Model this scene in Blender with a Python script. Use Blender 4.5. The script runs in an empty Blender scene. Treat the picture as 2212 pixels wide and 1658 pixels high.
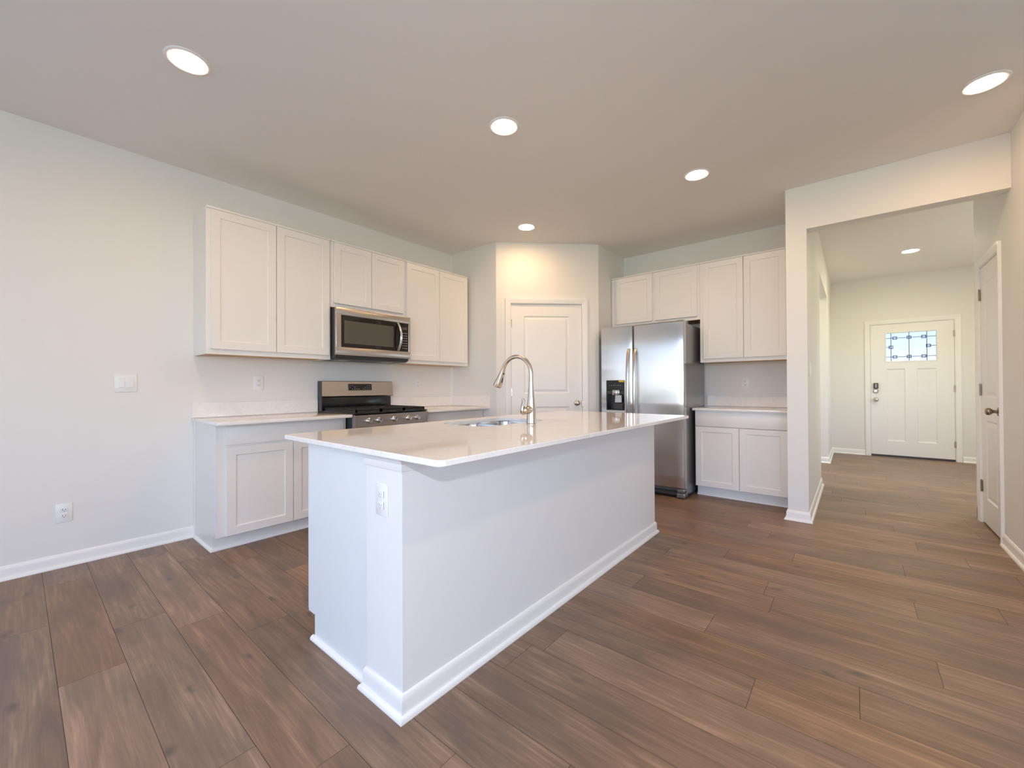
import bpy, bmesh, math, random
from mathutils import Vector, Matrix

S = bpy.context.scene
COL = S.collection
R = math.radians
random.seed(7)

# ------------------------------------------------------------------ camera
cam_d = bpy.data.cameras.new('camera')
cam = bpy.data.objects.new('camera', cam_d); COL.objects.link(cam)
cam_d.sensor_fit = 'HORIZONTAL'; cam_d.sensor_width = 36.0
cam_d.lens = 889.69 / 2212 * 36.0
cam_d.clip_start = 0.02; cam_d.clip_end = 500
def cam_matrix(loc, yaw, pitch, roll):
    yaw, pitch, roll = R(yaw), R(pitch), R(roll)
    fw = Vector((-math.sin(yaw)*math.cos(pitch), math.cos(yaw)*math.cos(pitch), math.sin(pitch)))
    r = Vector((math.cos(yaw), math.sin(yaw), 0)); u = r.cross(fw)
    r2 = r*math.cos(roll) + u*math.sin(roll); u2 = -r*math.sin(roll) + u*math.cos(roll)
    m = Matrix((r2, u2, -fw)).transposed().to_4x4(); m.translation = loc
    return m
cam.matrix_world = cam_matrix((0, 0, 1.1332), 39.6994, 0.3854, -0.2733)
cam_d.dof.use_dof = True; cam_d.dof.focus_distance = 2.3; cam_d.dof.aperture_fstop = 2.8
S.camera = cam

# ------------------------------------------------------------------ colour management
S.view_settings.view_transform = 'Standard'; S.view_settings.look = 'None'
S.view_settings.gamma = 1.0; S.view_settings.use_curve_mapping = False
S.view_settings.exposure = -0.10
S.cycles.use_denoising = True
S.cycles.max_bounces = 12; S.cycles.diffuse_bounces = 9; S.cycles.glossy_bounces = 5
S.cycles.transmission_bounces = 6; S.cycles.sample_clamp_indirect = 6.0
S.cycles.caustics_reflective = False; S.cycles.caustics_refractive = False

# ------------------------------------------------------------------ light levels
SKY = 11.2           # daylight outside
CAN = 158.0         # emission of one recessed lamp lens
HALL = 270.0        # the hall lamps are a whiter, stronger kind
FLASH = 31.0        # photographer's flash just above the camera
SUN_TINT = (0.45, 0.63, 1.0)
CAN_TINT = (1.0, 0.64, 0.34)
HALL_TINT = (1.0, 0.86, 0.48)

# ------------------------------------------------------------------ world: pale overcast sky
W = bpy.data.worlds.new('sky'); S.world = W; W.use_nodes = True
nt = W.node_tree; nt.nodes.clear()
tc = nt.nodes.new('ShaderNodeTexCoord'); sep = nt.nodes.new('ShaderNodeSeparateXYZ')
ramp = nt.nodes.new('ShaderNodeValToRGB'); bg = nt.nodes.new('ShaderNodeBackground'); out = nt.nodes.new('ShaderNodeOutputWorld')
nt.links.new(tc.outputs['Generated'], sep.inputs[0]); nt.links.new(sep.outputs['Z'], ramp.inputs[0])
nt.links.new(ramp.outputs[0], bg.inputs[0]); nt.links.new(bg.outputs[0], out.inputs[0])
e = ramp.color_ramp.elements
e[0].position = 0.0; e[0].color = (0.53, 0.71, 1.0, 1); e[1].position = 0.6; e[1].color = (*SUN_TINT, 1)
h_ = ramp.color_ramp.elements.new(.10); h_.color = (0.55, 0.72, 1.0, 1); e[0].color = (0.86, 0.93, 1.0, 1)   # pale horizon
bg.inputs['Strength'].default_value = SKY

# photographer's on-camera flash (its hard shadow shows under the island top)
fl = bpy.data.lights.new('camera_flash', 'POINT'); fl.energy = FLASH; fl.shadow_soft_size = 0.02; fl.color = (0.90, 0.94, 1.0)
fo = bpy.data.objects.new('camera_flash', fl); COL.objects.link(fo); fo.location = (0, -0.02, 1.345)

def portal(loc, rot, sx, sy):
    l = bpy.data.lights.new('window_portal', 'AREA'); l.shape = 'RECTANGLE'; l.size = sx; l.size_y = sy
    l.cycles.is_portal = True
    o = bpy.data.objects.new('window_portal', l); COL.objects.link(o); o.location = loc; o.rotation_euler = rot
    return o

# ------------------------------------------------------------------ node / material helpers
def mat(name, col=(.8, .8, .8), rough=.5, metal=0.0, **kw):
    m = bpy.data.materials.new(name); m.use_nodes = True
    b = m.node_tree.nodes['Principled BSDF']
    b.inputs['Base Color'].default_value = (*col, 1); b.inputs['Roughness'].default_value = rough
    b.inputs['Metallic'].default_value = metal
    for k, v in kw.items():
        b.inputs[k.replace('_', ' ')].default_value = v
    return m
def nd(m, t, **kw):
    n = m.node_tree.nodes.new('ShaderNode' + t)
    for k, v in kw.items():
        if k.startswith('i_'):
            n.inputs[k[2:].replace('_', ' ')].default_value = v
        else:
            setattr(n, k, v)
    return n
def lk(m, a, b): m.node_tree.links.new(a, b)
def bsdf(m): return m.node_tree.nodes['Principled BSDF']
def bump(m, height, strength, dist=0.002):
    b = nd(m, 'Bump'); b.inputs['Strength'].default_value = strength; b.inputs['Distance'].default_value = dist
    lk(m, height, b.inputs['Height']); lk(m, b.outputs[0], bsdf(m).inputs['Normal'])
def mixc(m, fac, a, b, blend='MIX'):
    n = nd(m, 'Mix'); n.data_type = 'RGBA'; n.blend_type = blend
    for s, v in ((n.inputs[0], fac), (n.inputs[6], a), (n.inputs[7], b)):
        if hasattr(v, 'is_output'): lk(m, v, s)
        elif isinstance(v, (int, float)): s.default_value = v
        else: s.default_value = (*v, 1)
    return n.outputs[2]
def mth(m, op, a, b=0.0, c=None):
    n = nd(m, 'Math'); n.operation = op
    for i, v in enumerate((a, b) if c is None else (a, b, c)):
        if hasattr(v, 'is_output'): lk(m, v, n.inputs[i])
        else: n.inputs[i].default_value = v
    return n.outputs[0]
def rampf(m, fac, pts):
    n = nd(m, 'ValToRGB'); cr = n.color_ramp
    while len(cr.elements) < len(pts): cr.elements.new(.5)
    for el, (p, c) in zip(cr.elements, pts):
        el.position = p; el.color = (*c, 1) if not isinstance(c, (int, float)) else (c, c, c, 1)
    lk(m, fac, n.inputs[0]); return n.outputs[0]
def noise(m, vec, scale, detail=4, rough=.55, dist=0.0):
    n = nd(m, 'TexNoise'); n.inputs['Scale'].default_value = scale; n.inputs['Detail'].default_value = detail
    n.inputs['Roughness'].default_value = rough; n.inputs['Distortion'].default_value = dist
    if vec is not None: lk(m, vec, n.inputs['Vector'])
    return n.outputs[0]

def paint(name, col, rough, amount=.08):
    m = mat(name, col, rough)
    t = nd(m, 'TexCoord'); h = noise(m, t.outputs['Object'], 260, 3)
    bump(m, h, amount, .0006)
    return m
M = {}
M['wall'] = paint('wall_paint', (.81, .80, .775), .62)
M['ceiling'] = paint('ceiling_paint', (.85, .835, .81), .8, .15)
M['trim'] = mat('white_trim_paint', (.88, .875, .86), .32)
M['cab'] = mat('white_cabinet_paint', (.83, .815, .795), .36)
M['endpanel'] = mat('cool_white_cabinet_panel', (.79, .815, .82), .4)
M['trimflat'] = mat('white_panel_paint', (.845, .84, .835), .45)
M['door'] = mat('white_door_paint', (.87, .86, .84), .34)
M['plate'] = mat('white_plastic', (.85, .85, .84), .3)
M['paleslot'] = mat('pale_grey_slot', (.45, .46, .48), .6)
M['slot'] = mat('dark_slot', (.03, .03, .03), .6)
M['black'] = mat('black_enamel', (.012, .012, .013), .18)
M['iron'] = mat('cast_iron', (.02, .02, .02), .55)
M['darkgrey'] = mat('dark_grey_metal', (.06, .06, .065), .45, .3)
M['fridgeside'] = mat('grey_fridge_side', (.27, .26, .27), .27, .6)
M['glassblack'] = mat('black_glass', (.012, .011, .011), .06)
M['mesh'] = mat('microwave_window', (.10, .088, .072), .12)
M['nickel'] = mat('satin_nickel', (.62, .55, .47), .24, 1.0)
M['bronze'] = mat('aged_nickel', (.33, .27, .21), .3, 1.0)
M['chrome'] = mat('bright_chrome', (.82, .83, .85), .12, 1.0)
M['yellow'] = mat('yellow_sticker', (.85, .62, .03), .5)
M['mark'] = mat('grey_print', (.42, .42, .42), .5)
M['came'] = mat('lead_came', (.14, .16, .25), .5, .6)
M['dark'] = mat('dark_gap', (.02, .02, .02), .9)

# maple under-cabinet panel
m = M['maple'] = mat('maple_panel', (.62, .38, .17), .5)
t = nd(m, 'TexCoord'); mp = nd(m, 'Mapping'); mp.inputs['Scale'].default_value = (2, 2, 20); lk(m, t.outputs['Object'], mp.inputs[0])
lk(m, rampf(m, noise(m, mp.outputs[0], 6), [(.3, (.55, .32, .13)), (.7, (.68, .43, .21))]), bsdf(m).inputs['Base Color'])

# brushed stainless: grain runs upright on the big doors, so reflections smear sideways
def steel(name, col, rough, aniso, axis='Z', rot=0.0):
    m = mat(name, col, rough, 1.0)
    b = bsdf(m); b.inputs['Anisotropic'].default_value = aniso; b.inputs['Anisotropic Rotation'].default_value = rot
    tg = nd(m, 'Tangent'); tg.direction_type = 'RADIAL'; tg.axis = axis; lk(m, tg.outputs[0], b.inputs['Tangent'])
    return m
M['steel'] = steel('brushed_stainless', (.50, .455, .41), .28, .75, 'Z', 0.0)
m = M['fridgesteel'] = bpy.data.materials.new('fridge_stainless'); m.use_nodes = True; m.node_tree.nodes.clear()
o_ = nd(m, 'OutputMaterial'); gl = nd(m, 'BsdfAnisotropic'); tg = nd(m, 'Tangent'); tg.direction_type = 'RADIAL'; tg.axis = 'Z'
gl.inputs['Color'].default_value = (.68, .665, .65, 1); gl.inputs['Roughness'].default_value = .19; gl.inputs['Anisotropy'].default_value = -0.74
lk(m, tg.outputs[0], gl.inputs['Tangent']); lk(m, gl.outputs[0], o_.inputs[0])
t = nd(m, 'TexCoord'); mp = nd(m, 'Mapping'); mp.inputs['Scale'].default_value = (1.6, 1.6, 1.0); lk(m, t.outputs['Object'], mp.inputs[0])
bn = nd(m, 'Bump'); bn.inputs['Strength'].default_value = .22; bn.inputs['Distance'].default_value = .006
lk(m, noise(m, mp.outputs[0], 2.2, 2, .4), bn.inputs['Height']); lk(m, bn.outputs[0], gl.inputs['Normal'])
M['sinksteel'] = mat('sink_stainless', (.56, .53, .50), .22, 1.0)

# lamp lens
m = M['lens'] = mat('lamp_lens', (1, 1, 1), .5)
bsdf(m).inputs['Emission Color'].default_value = (*CAN_TINT, 1); bsdf(m).inputs['Emission Strength'].default_value = CAN

m = M['lens_hall'] = mat('hall_lamp_lens', (1, 1, 1), .5)
bsdf(m).inputs['Emission Color'].default_value = (*HALL_TINT, 1); bsdf(m).inputs['Emission Strength'].default_value = HALL

# quartz
m = M['quartz'] = mat('white_quartz', (.80, .76, .73), .05)
t = nd(m, 'TexCoord')
n1 = noise(m, t.outputs['Object'], 3.0, 6, .6, 1.2); n2 = noise(m, t.outputs['Object'], 40, 5, .7, .6); n3 = noise(m, t.outputs['Object'], 9, 5, .65, 2.0)
vein = rampf(m, n3, [(.47, 0.0), (.5, 1.0), (.53, 0.0)])
base = rampf(m, n1, [(.3, (.86, .835, .81)), (.7, (.90, .885, .87))])
spk = mth(m, 'MULTIPLY', rampf(m, n2, [(.62, 0.0), (.72, 1.0)]), .35)
c = mixc(m, mth(m, 'MULTIPLY', vein, .16), base, (.52, .46, .43)); c = mixc(m, spk, c, (.62, .56, .52))
lk(m, c, bsdf(m).inputs['Base Color'])

# floor planks (each plank carries its own random colour attribute)
m = M['plank'] = mat('brown_oak_plank', (.2, .13, .09), .4)
at = nd(m, 'Attribute'); at.attribute_name = 'plank'; sx = nd(m, 'SeparateColor'); lk(m, at.outputs['Color'], sx.inputs[0])
t = nd(m, 'TexCoord'); cx = nd(m, 'SeparateXYZ'); lk(m, t.outputs['Object'], cx.inputs[0])
def gvec(sxx, syy, k):
    v = nd(m, 'CombineXYZ')
    lk(m, mth(m, 'MULTIPLY_ADD', sx.outputs[0], 37.0 * k, mth(m, 'MULTIPLY', cx.outputs[0], sxx)), v.inputs[0])
    lk(m, mth(m, 'MULTIPLY_ADD', sx.outputs[1], 23.0 * k, mth(m, 'MULTIPLY', cx.outputs[1], syy)), v.inputs[1])
    lk(m, mth(m, 'MULTIPLY', sx.outputs[2], 11.0), v.inputs[2])
    return v.outputs[0]
g1 = noise(m, gvec(1.1, 9.0, 1.0), 1.6, 5, .6, .8)           # broad bands along the board
g2 = noise(m, gvec(3.0, 110.0, 1.3), 1.6, 4, .6)              # fine grain
g3 = noise(m, gvec(1.6, 5.0, 2.1), 1.5, 3, .5, .5)            # dark clouds
wv = nd(m, 'TexWave'); wv.wave_type = 'BANDS'; wv.bands_direction = 'Y'; wv.inputs['Scale'].default_value = 4.5
wv.inputs['Distortion'].default_value = 9.0; wv.inputs['Detail'].default_value = 2.5; wv.inputs['Detail Scale'].default_value = .9
lk(m, gvec(.55, 2.6, 1.7), wv.inputs['Vector'])
c = rampf(m, g1, [(.25, (0.165, 0.097, 0.059)), (.5, (0.315, 0.186, 0.109)), (.75, (0.502, 0.304, 0.178))])
c = mixc(m, mth(m, 'MULTIPLY', wv.outputs['Fac'], .38), c, (0.212, 0.124, 0.077))
c = mixc(m, mth(m, 'MULTIPLY', rampf(m, g2, [(.35, 1.0), (.62, 0.0)]), .50), c, (0.172, 0.102, 0.065))
c = mixc(m, mth(m, 'MULTIPLY', rampf(m, g3, [(.50, 0.0), (.68, 1.0)]), .60), c, (0.172, 0.114, 0.081))
vo = nd(m, 'TexVoronoi'); vo.inputs['Scale'].default_value = 1.7; vo.inputs['Randomness'].default_value = 1.0; vo.voronoi_dimensions = '2D'
kv = nd(m, 'VectorMath'); kv.operation = 'MULTIPLY_ADD'
kn = nd(m, 'TexNoise'); kn.inputs['Scale'].default_value = 9.0; lk(m, gvec(1.0, 2.0, 3.0), kn.inputs['Vector'])
lk(m, kn.outputs['Color'], kv.inputs[0]); kv.inputs[1].default_value = (.10, .10, 0); lk(m, gvec(1.0, 1.8, 3.0), kv.inputs[2])
lk(m, kv.outputs[0], vo.inputs['Vector'])
km = rampf(m, noise(m, gvec(.7, 1.3, 5.0), .9, 1), [(.40, .12), (.60, 1.0)])
c = mixc(m, mth(m, 'MULTIPLY', mth(m, 'MULTIPLY', rampf(m, vo.outputs['Distance'], [(.012, 1.0), (.07, 0.0)]), km), .70), c, (.085, .066, .056))
tone = mth(m, 'MULTIPLY_ADD', sx.outputs[2], .26, .84)
hs = nd(m, 'HueSaturation'); lk(m, c, hs.inputs['Color']); lk(m, tone, hs.inputs['Value'])
lk(m, mth(m, 'MULTIPLY_ADD', sx.outputs[1], .16, .86), hs.inputs['Saturation'])
lk(m, hs.outputs[0], bsdf(m).inputs['Base Color'])
lk(m, mth(m, 'MULTIPLY_ADD', g2, .15, .36), bsdf(m).inputs['Roughness'])
bump(m, g2, .12, .001)

# outside
m = M['grass'] = mat('dry_lawn', (.40, .37, .16), .9)
t = nd(m, 'TexCoord'); lk(m, rampf(m, noise(m, t.outputs['Object'], .6, 5), [(.3, (.62, .57, .30)), (.7, (.74, .68, .42))]), bsdf(m).inputs['Base Color'])
m = M['patio'] = mat('pale_concrete', (.72, .71, .69), .8)
def glass(name, k):
    m = bpy.data.materials.new(name); m.use_nodes = True; m.node_tree.nodes.clear()
    o_ = nd(m, 'OutputMaterial'); tr = nd(m, 'BsdfTransparent'); gl = nd(m, 'BsdfGlossy'); gl.inputs['Roughness'].default_value = 0.0
    tr.inputs['Color'].default_value = (k, k, k, 1)
    mx = nd(m, 'MixShader'); mx.inputs[0].default_value = .06
    lk(m, tr.outputs[0], mx.inputs[1]); lk(m, gl.outputs[0], mx.inputs[2]); lk(m, mx.outputs[0], o_.inputs[0])
    return m
M['pane'] = glass('window_glass', 1.0)
M['dimmed'] = glass('dimmed_window_glass', .52)  # low transmission added to dim the daylight mirrored in the refrigerator
M['frost'] = mat('frosted_door_glass', (.13, .134, .142), .45, 0.0, Transmission_Weight=1.0, IOR=1.05)

# ------------------------------------------------------------------ mesh helpers
class MB:
    """collects shapes, then links them as one mesh object"""
    def __init__(s): s.b = bmesh.new()
    def box(s, x0, x1, y0, y1, z0, z1, bev=0.0, seg=2):
        b = bmesh.new()
        bmesh.ops.create_cube(b, size=1.0)
        for v in b.verts:
            v.co = Vector(((x0+x1)/2 + v.co.x*(x1-x0), (y0+y1)/2 + v.co.y*(y1-y0), (z0+z1)/2 + v.co.z*(z1-z0)))
        if bev:
            bmesh.ops.bevel(b, geom=b.edges[:], offset=bev, segments=seg, affect='EDGES', profile=.5)
        s.join(b); return s
    def join(s, b, mtx=None):
        if mtx is not None: bmesh.ops.transform(b, matrix=mtx, verts=b.verts)
        me = bpy.data.meshes.new('tmp'); b.to_mesh(me); b.free(); s.b.from_mesh(me); bpy.data.meshes.remove(me)
    def poly(s, pts, z0, z1):
        """vertical prism over a polygon"""
        lo = [s.b.verts.new((x, y, z0)) for x, y in pts]; hi = [s.b.verts.new((x, y, z1)) for x, y in pts]
        s.b.faces.new(lo[::-1]); s.b.faces.new(hi)
        for i in range(len(pts)):
            j = (i+1) % len(pts); s.b.faces.new((lo[i], lo[j], hi[j], hi[i]))
        return s
    def loft(s, loops, cap0=True, cap1=True, closed=True):
        rows = [[s.b.verts.new(p) for p in lp] for lp in loops]
        n = len(rows[0])
        for a, c in zip(rows, rows[1:]):
            for i in range(n if closed else n-1):
                j = (i+1) % n; s.b.faces.new((a[i], a[j], c[j], c[i]))
        if cap0: s.b.faces.new(rows[0][::-1])
        if cap1: s.b.faces.new(rows[-1])
        return s
    def panel(s, x0, x1, z0, z1, prof, cap=True):
        """concentric rectangles in the xz plane: prof = [(inset, y), ...]"""
        loops = [[(x0+i, y, z0+i), (x1-i, y, z0+i), (x1-i, y, z1-i), (x0+i, y, z1-i)] for i, y in prof]
        return s.loft(loops, False, cap)
    def lathe(s, prof, seg=32, mtx=None):
        """prof = [(r, z)]; spun about z"""
        b = bmesh.new(); rows = []
        for r, z in prof:
            if r < 1e-6: rows.append([b.verts.new((0, 0, z))])
            else: rows.append([b.verts.new((r*math.cos(2*math.pi*i/seg), r*math.sin(2*math.pi*i/seg), z)) for i in range(seg)])
        for a, c in zip(rows, rows[1:]):
            for i in range(seg):
                j = (i+1) % seg
                if len(a) == 1 and len(c) == 1: break
                if len(a) == 1: b.faces.new((a[0], c[j], c[i]))
                elif len(c) == 1: b.faces.new((a[i], a[j], c[0]))
                else: b.faces.new((a[i], a[j], c[j], c[i]))
        s.join(b, mtx); return s
    def tube(s, pts, rad, seg=16, cap=True, squash=None):
        """tube along points; rad number or list"""
        pts = [Vector(p) for p in pts]; n = len(pts)
        rad = [rad]*n if isinstance(rad, (int, float)) else rad
        loops = []; up = None
        for i, p in enumerate(pts):
            d = (pts[min(i+1, n-1)] - pts[max(i-1, 0)]).normalized()
            if up is None:
                up = Vector((0, 0, 1)) if abs(d.z) < .9 else Vector((0, 1, 0))
            a = d.cross(up).normalized(); up = a.cross(d).normalized()
            ka, kb = squash if squash else (1, 1)
            loops.append([p + a*rad[i]*ka*math.cos(2*math.pi*k/seg) + up*rad[i]*kb*math.sin(2*math.pi*k/seg) for k in range(seg)])
        return s.loft(loops, cap, cap)
    def sweep(s, path, prof, left=True):
        """moulding: path of (x,y) corners, prof of (out, z); out points to the left of the path"""
        P = [Vector(p) for p in path]; sg = 1 if left else -1; loops = []
        for i, p in enumerate(P):
            ns = []
            if i > 0: d = (p-P[i-1]).normalized(); ns.append(Vector((-d.y, d.x))*sg)
            if i < len(P)-1: d = (P[i+1]-p).normalized(); ns.append(Vector((-d.y, d.x))*sg)
            if len(ns) == 2:
                nn = (ns[0]+ns[1]); nn = nn / nn.dot(ns[0]) if nn.length > 1e-4 else ns[0]
            else: nn = ns[0]
            loops.append([(p.x+nn.x*o, p.y+nn.y*o, z) for o, z in prof])
        return s.loft(loops)
    def build(s, name, m, parent=None, loc=None, rotz=0.0, smooth=30):
        bmesh.ops.recalc_face_normals(s.b, faces=s.b.faces[:])
        me = bpy.data.meshes.new(name); s.b.to_mesh(me); s.b.free()
        me.materials.append(M[m] if isinstance(m, str) else m)
        o = bpy.data.objects.new(name, me); COL.objects.link(o)
        if parent is not None: o.parent = parent
        if loc is not None: o.location = loc
        o.rotation_euler.z = rotz
        if smooth:
            me.polygons.foreach_set('use_smooth', [True]*len(me.polygons))
            me.set_sharp_from_angle(angle=R(smooth))
        return o

def tag(o, label=None, cat=None, group=None, kind=None):
    if label: o['label'] = label
    if cat: o['category'] = cat
    if group: o['group'] = group
    if kind: o['kind'] = kind
    return o
def thing(name, label, cat, loc=(0, 0, 0), rotz=0.0, group=None):
    o = bpy.data.objects.new(name, None); COL.objects.link(o); o.empty_display_size = .1
    o.location = loc; o.rotation_euler.z = rotz
    return tag(o, label, cat, group)
def struct(name, mb, m, label=None, cat=None):
    return tag(mb.build(name, m, smooth=0), label, cat, kind='structure')
def copy_tree(o, parent=None):
    c = o.copy(); COL.objects.link(c)
    if parent is not None: c.parent = parent
    for ch in list(o.children): copy_tree(ch, c)
    return c
def rrect(x0, x1, y0, y1, r, seg=6):
    pts = []
    for cx_, cy_, a0 in ((x1-r, y0+r, -90), (x1-r, y1-r, 0), (x0+r, y1-r, 90), (x0+r, y0+r, 180)):
        for k in range(seg+1):
            a = R(a0 + 90*k/seg); pts.append((cx_+r*math.cos(a), cy_+r*math.sin(a)))
    return pts
FACE_X, FACE_Y, FACE_NX = R(90), 0.0, R(-90)     # fronts that face +x, -y, -x

# ------------------------------------------------------------------ plan of the place
XL, ZC, ZH = -3.894, 2.794, 2.85
YP1, XP1, YP2, XP2 = 3.513, -3.147, 4.354, -2.292
YF, XPL, XPR, YP = 5.055, -.438, -.294, 4.184
XR, YR1, ZHEAD = .807, 5.29, 2.43
YO0, YO1, YD = 5.85, 7.55, 8.813
XSW = XPL-2.0                # outer wall of the study beside the hall
YB, XE = -3.6, 4.6         # wall behind the camera, far side of the living area
T = .12

# floor: planks laid along x, joints where the photograph shows them
PW, PL, PY0 = .192, 1.222, .104
joint = {-1: -2.983, 0: -2.333, 1: -2.69, 2: -2.465, 3: -2.18, 4: -.662, 7: -1.035, 8: -.302, 9: .007, 10: -.539, 11: .25,
         13: -.388, 14: .23, 15: .55, 16: -.315, 17: .226, 19: .546, 20: .33}
fb = bmesh.new(); cl = fb.loops.layers.color.new('plank')
def plank(x0, x1, y0, y1):
    g = .0007
    vs = [fb.verts.new((x, y, 0)) for x, y in ((x0+g, y0+g), (x1-g, y0+g), (x1-g, y1-g), (x0+g, y1-g))]
    f = fb.faces.new(vs); c_ = (random.random(), random.random(), random.random(), 1)
    for l in f.loops: l[cl] = c_
k = math.floor((YB-PY0)/PW)
prev = 0
while PY0 + k*PW < YD + .1:
    y0, y1 = PY0+k*PW, PY0+(k+1)*PW
    off = joint.get(k)
    if off is None: off = prev + .37 + .3*random.random()
    prev = off
    x = off - math.ceil((off+4.2)/PL)*PL
    while x < XE+.2:
        plank(x, x+PL, y0, y1); x += PL
    k += 1
me = bpy.data.meshes.new('floor'); fb.to_mesh(me); fb.free(); me.materials.append(M['plank'])
fl_o = bpy.data.objects.new('floor', me); COL.objects.link(fl_o)
tag(fl_o, 'brown wood-look plank floor', 'floor', kind='structure')
struct('floor_base', MB().box(XL-T, XE+T, YB-T, YD+T, -.06, -.0015), 'dark')

# ceilings
cb = MB().box(XL-T, XE+T, YB-T, YP+.06, ZC, ZC+.12); cb.box(XL-T, XPL, YP+.06, YF+T, ZC, ZC+.12)
struct('ceiling', cb, 'ceiling', 'pale painted ceiling with recessed lamps', 'ceiling')
struct('ceiling_hall', MB().box(XSW, 2.1, YP+.07, YD+T, ZH, ZH+.12), 'ceiling')

# walls
WLW = (-3.3, -.22, .70, 2.18)        # window in the left wall beside the dining end
def wall_with_hole(name, fixed0, fixed1, a0, a1, z1, holes, axis):
    mb = MB()
    def bx(a, b, z0_, z1_):
        if b-a < 1e-4 or z1_-z0_ < 1e-4: return
        if axis == 'x': mb.box(fixed0, fixed1, a, b, z0_, z1_)
        else: mb.box(a, b, fixed0, fixed1, z0_, z1_)
    cur = a0
    for h0, h1, hz0, hz1 in sorted(holes):
        bx(cur, h0, 0, z1); bx(h0, h1, 0, hz0); bx(h0, h1, hz1, z1); cur = h1
    bx(cur, a1, 0, z1)
    return struct(name, mb, 'wall')
wall_with_hole('wall_left', XL-T, XL, YB-T, YP1+T, ZC, [WLW], 'x')
BWIN = [(-1.5, 1.05, .50, 2.42), (1.6, 3.9, .62, 2.35)]
LWIN = (-2.9, .2, .90, 2.30)
wall_with_hole('wall_back', YB-T, YB, XL, XE, ZC, BWIN, 'y')
wall_with_hole('wall_living', XE, XE+T, YB-T, 3.5+T, ZC, [LWIN], 'x')
struct('wall_living_end', MB().box(XR+T, XE, 3.5, 3.5+T, 0, ZC), 'wall')
# pantry corner: two short returns and a diagonal wall
dx, dy = XP2-XP1, YP2-YP1; DL = math.hypot(dx, dy); ux, uy = dx/DL, dy/DL; nx, ny = -uy, ux      # n points into the pantry
struct('wall_pantry_return', MB().box(XL, XP1, YP1, YP1+T, 0, ZC), 'wall')
struct('wall_fridge_return', MB().box(XP2-T, XP2, YP2, YF, 0, ZC), 'wall')
dg = MB()
def dwall(s0, s1, z0, z1):
    a = (XP1+ux*s0, YP1+uy*s0); b = (XP1+ux*s1, YP1+uy*s1)
    dg.poly([a, b, (b[0]+nx*T, b[1]+ny*T), (a[0]+nx*T, a[1]+ny*T)], z0, z1)
PD0, PD1, PDZ = .172, .998, 2.085          # pantry door opening along the diagonal
dwall(0, PD0-.02, 0, ZC); dwall(PD1+.02, DL, 0, ZC); dwall(PD0-.02, PD1+.02, PDZ+.02, ZC)
struct('wall_pantry', dg, 'wall')
struct('wall_fridge', MB().box(XP2-T, XPL, YF, YF+T, 0, ZC), 'wall')
hl = MB().box(XPL, XPR, YP, YO0, 0, ZH); hl.box(XPL, XPR, YO0, YO1, 2.42, ZH); hl.box(XPL, XPR, YO1, YD, 0, ZH)
struct('wall_hall_left', hl, 'wall')
struct('wall_header', MB().box(XPR, XR, YP, YP+T, ZHEAD, ZH+.1), 'wall')
HD0, HD1, HDZ = 4.505, 5.09, 2.085          # hall closet door
rw = MB().box(XR, XR+T, 3.5, HD0-.02, 0, ZH); rw.box(XR, XR+T, HD1+.02, YR1, 0, ZH); rw.box(XR, XR+T, HD0-.02, HD1+.02, HDZ+.02, ZH)
struct('wall_right', rw, 'wall')
struct('wall_hall_recess', MB().box(XR+T, 2.02, YR1-T, YR1, 0, ZH), 'wall')
HW = (6.6, 7.7, .9, 2.1)  # opening for the added, unseen hall window
wall_with_hole('wall_hall_right', 1.9, 2.02, YR1, YD, ZH, [HW], 'x')
FD0, FD1, FDZ = .209, 1.14, 2.09
wall_with_hole('wall_front', YD, YD+T, -.3, 2.02, ZH, [(FD0-.015, FD1+.015, 0, FDZ+.015)], 'y')
struct('wall_study_far', MB().box(XSW, XPL, YO1, YO1+T, 0, ZH), 'wall')
struct('wall_study_near', MB().box(XSW, XP2-T, YF+.4, YF+.4+T, 0, ZH).box(XP2-T, XPL, YF+.4, YF+.4+T, 0, ZH), 'wall')
SW = (6.0, 7.2, .8, 2.2)
wall_with_hole('wall_study_side', XSW-T, XSW, YF+.4, YO1+T, ZH, [SW], 'x')

# baseboards
BP = [(0, 0), (.026, 0), (.026, .007), (.023, .014), (.018, .018), (.012, .019), (.012, .062), (.010, .072), (.006, .079), (.003, .083), (0, .084)]
def base(name, path, left=True):
    return struct_s(name, MB().sweep(path, BP, left), 'trim')
def struct_s(name, mb, m):
    return tag(mb.build(name, m, smooth=35), kind='structure')
base('baseboard_left', [(XL, YB), (XL, .868)], False)
base('baseboard_back', [(XE, YB), (XL, YB)], False)
base('baseboard_pier', [(XPL, 4.40), (XPL, YP), (XPR, YP), (XPR, YO0), (XPL, YO0)], False)
base('baseboard_study', [(XSW, YO1), (XPR, YO1), (XPR, YD)], False)
base('baseboard_front_left', [(XPR, YD), (FD0-.075, YD)], False)
base('baseboard_front_right', [(FD1+.075, YD), (1.9, YD)], False)
base('baseboard_right', [(XR, HD0-.075), (XR, 3.5)], False)
base('baseboard_recess', [(1.9, YR1), (XR, YR1), (XR, HD1+.075)], True)
pA = lambda s_: (XP1+ux*s_, YP1+uy*s_)
base('baseboard_pantry_left', [pA(0), pA(PD0-.07)], False)
base('baseboard_pantry_right', [pA(PD1+.07), pA(DL)], False)

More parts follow.
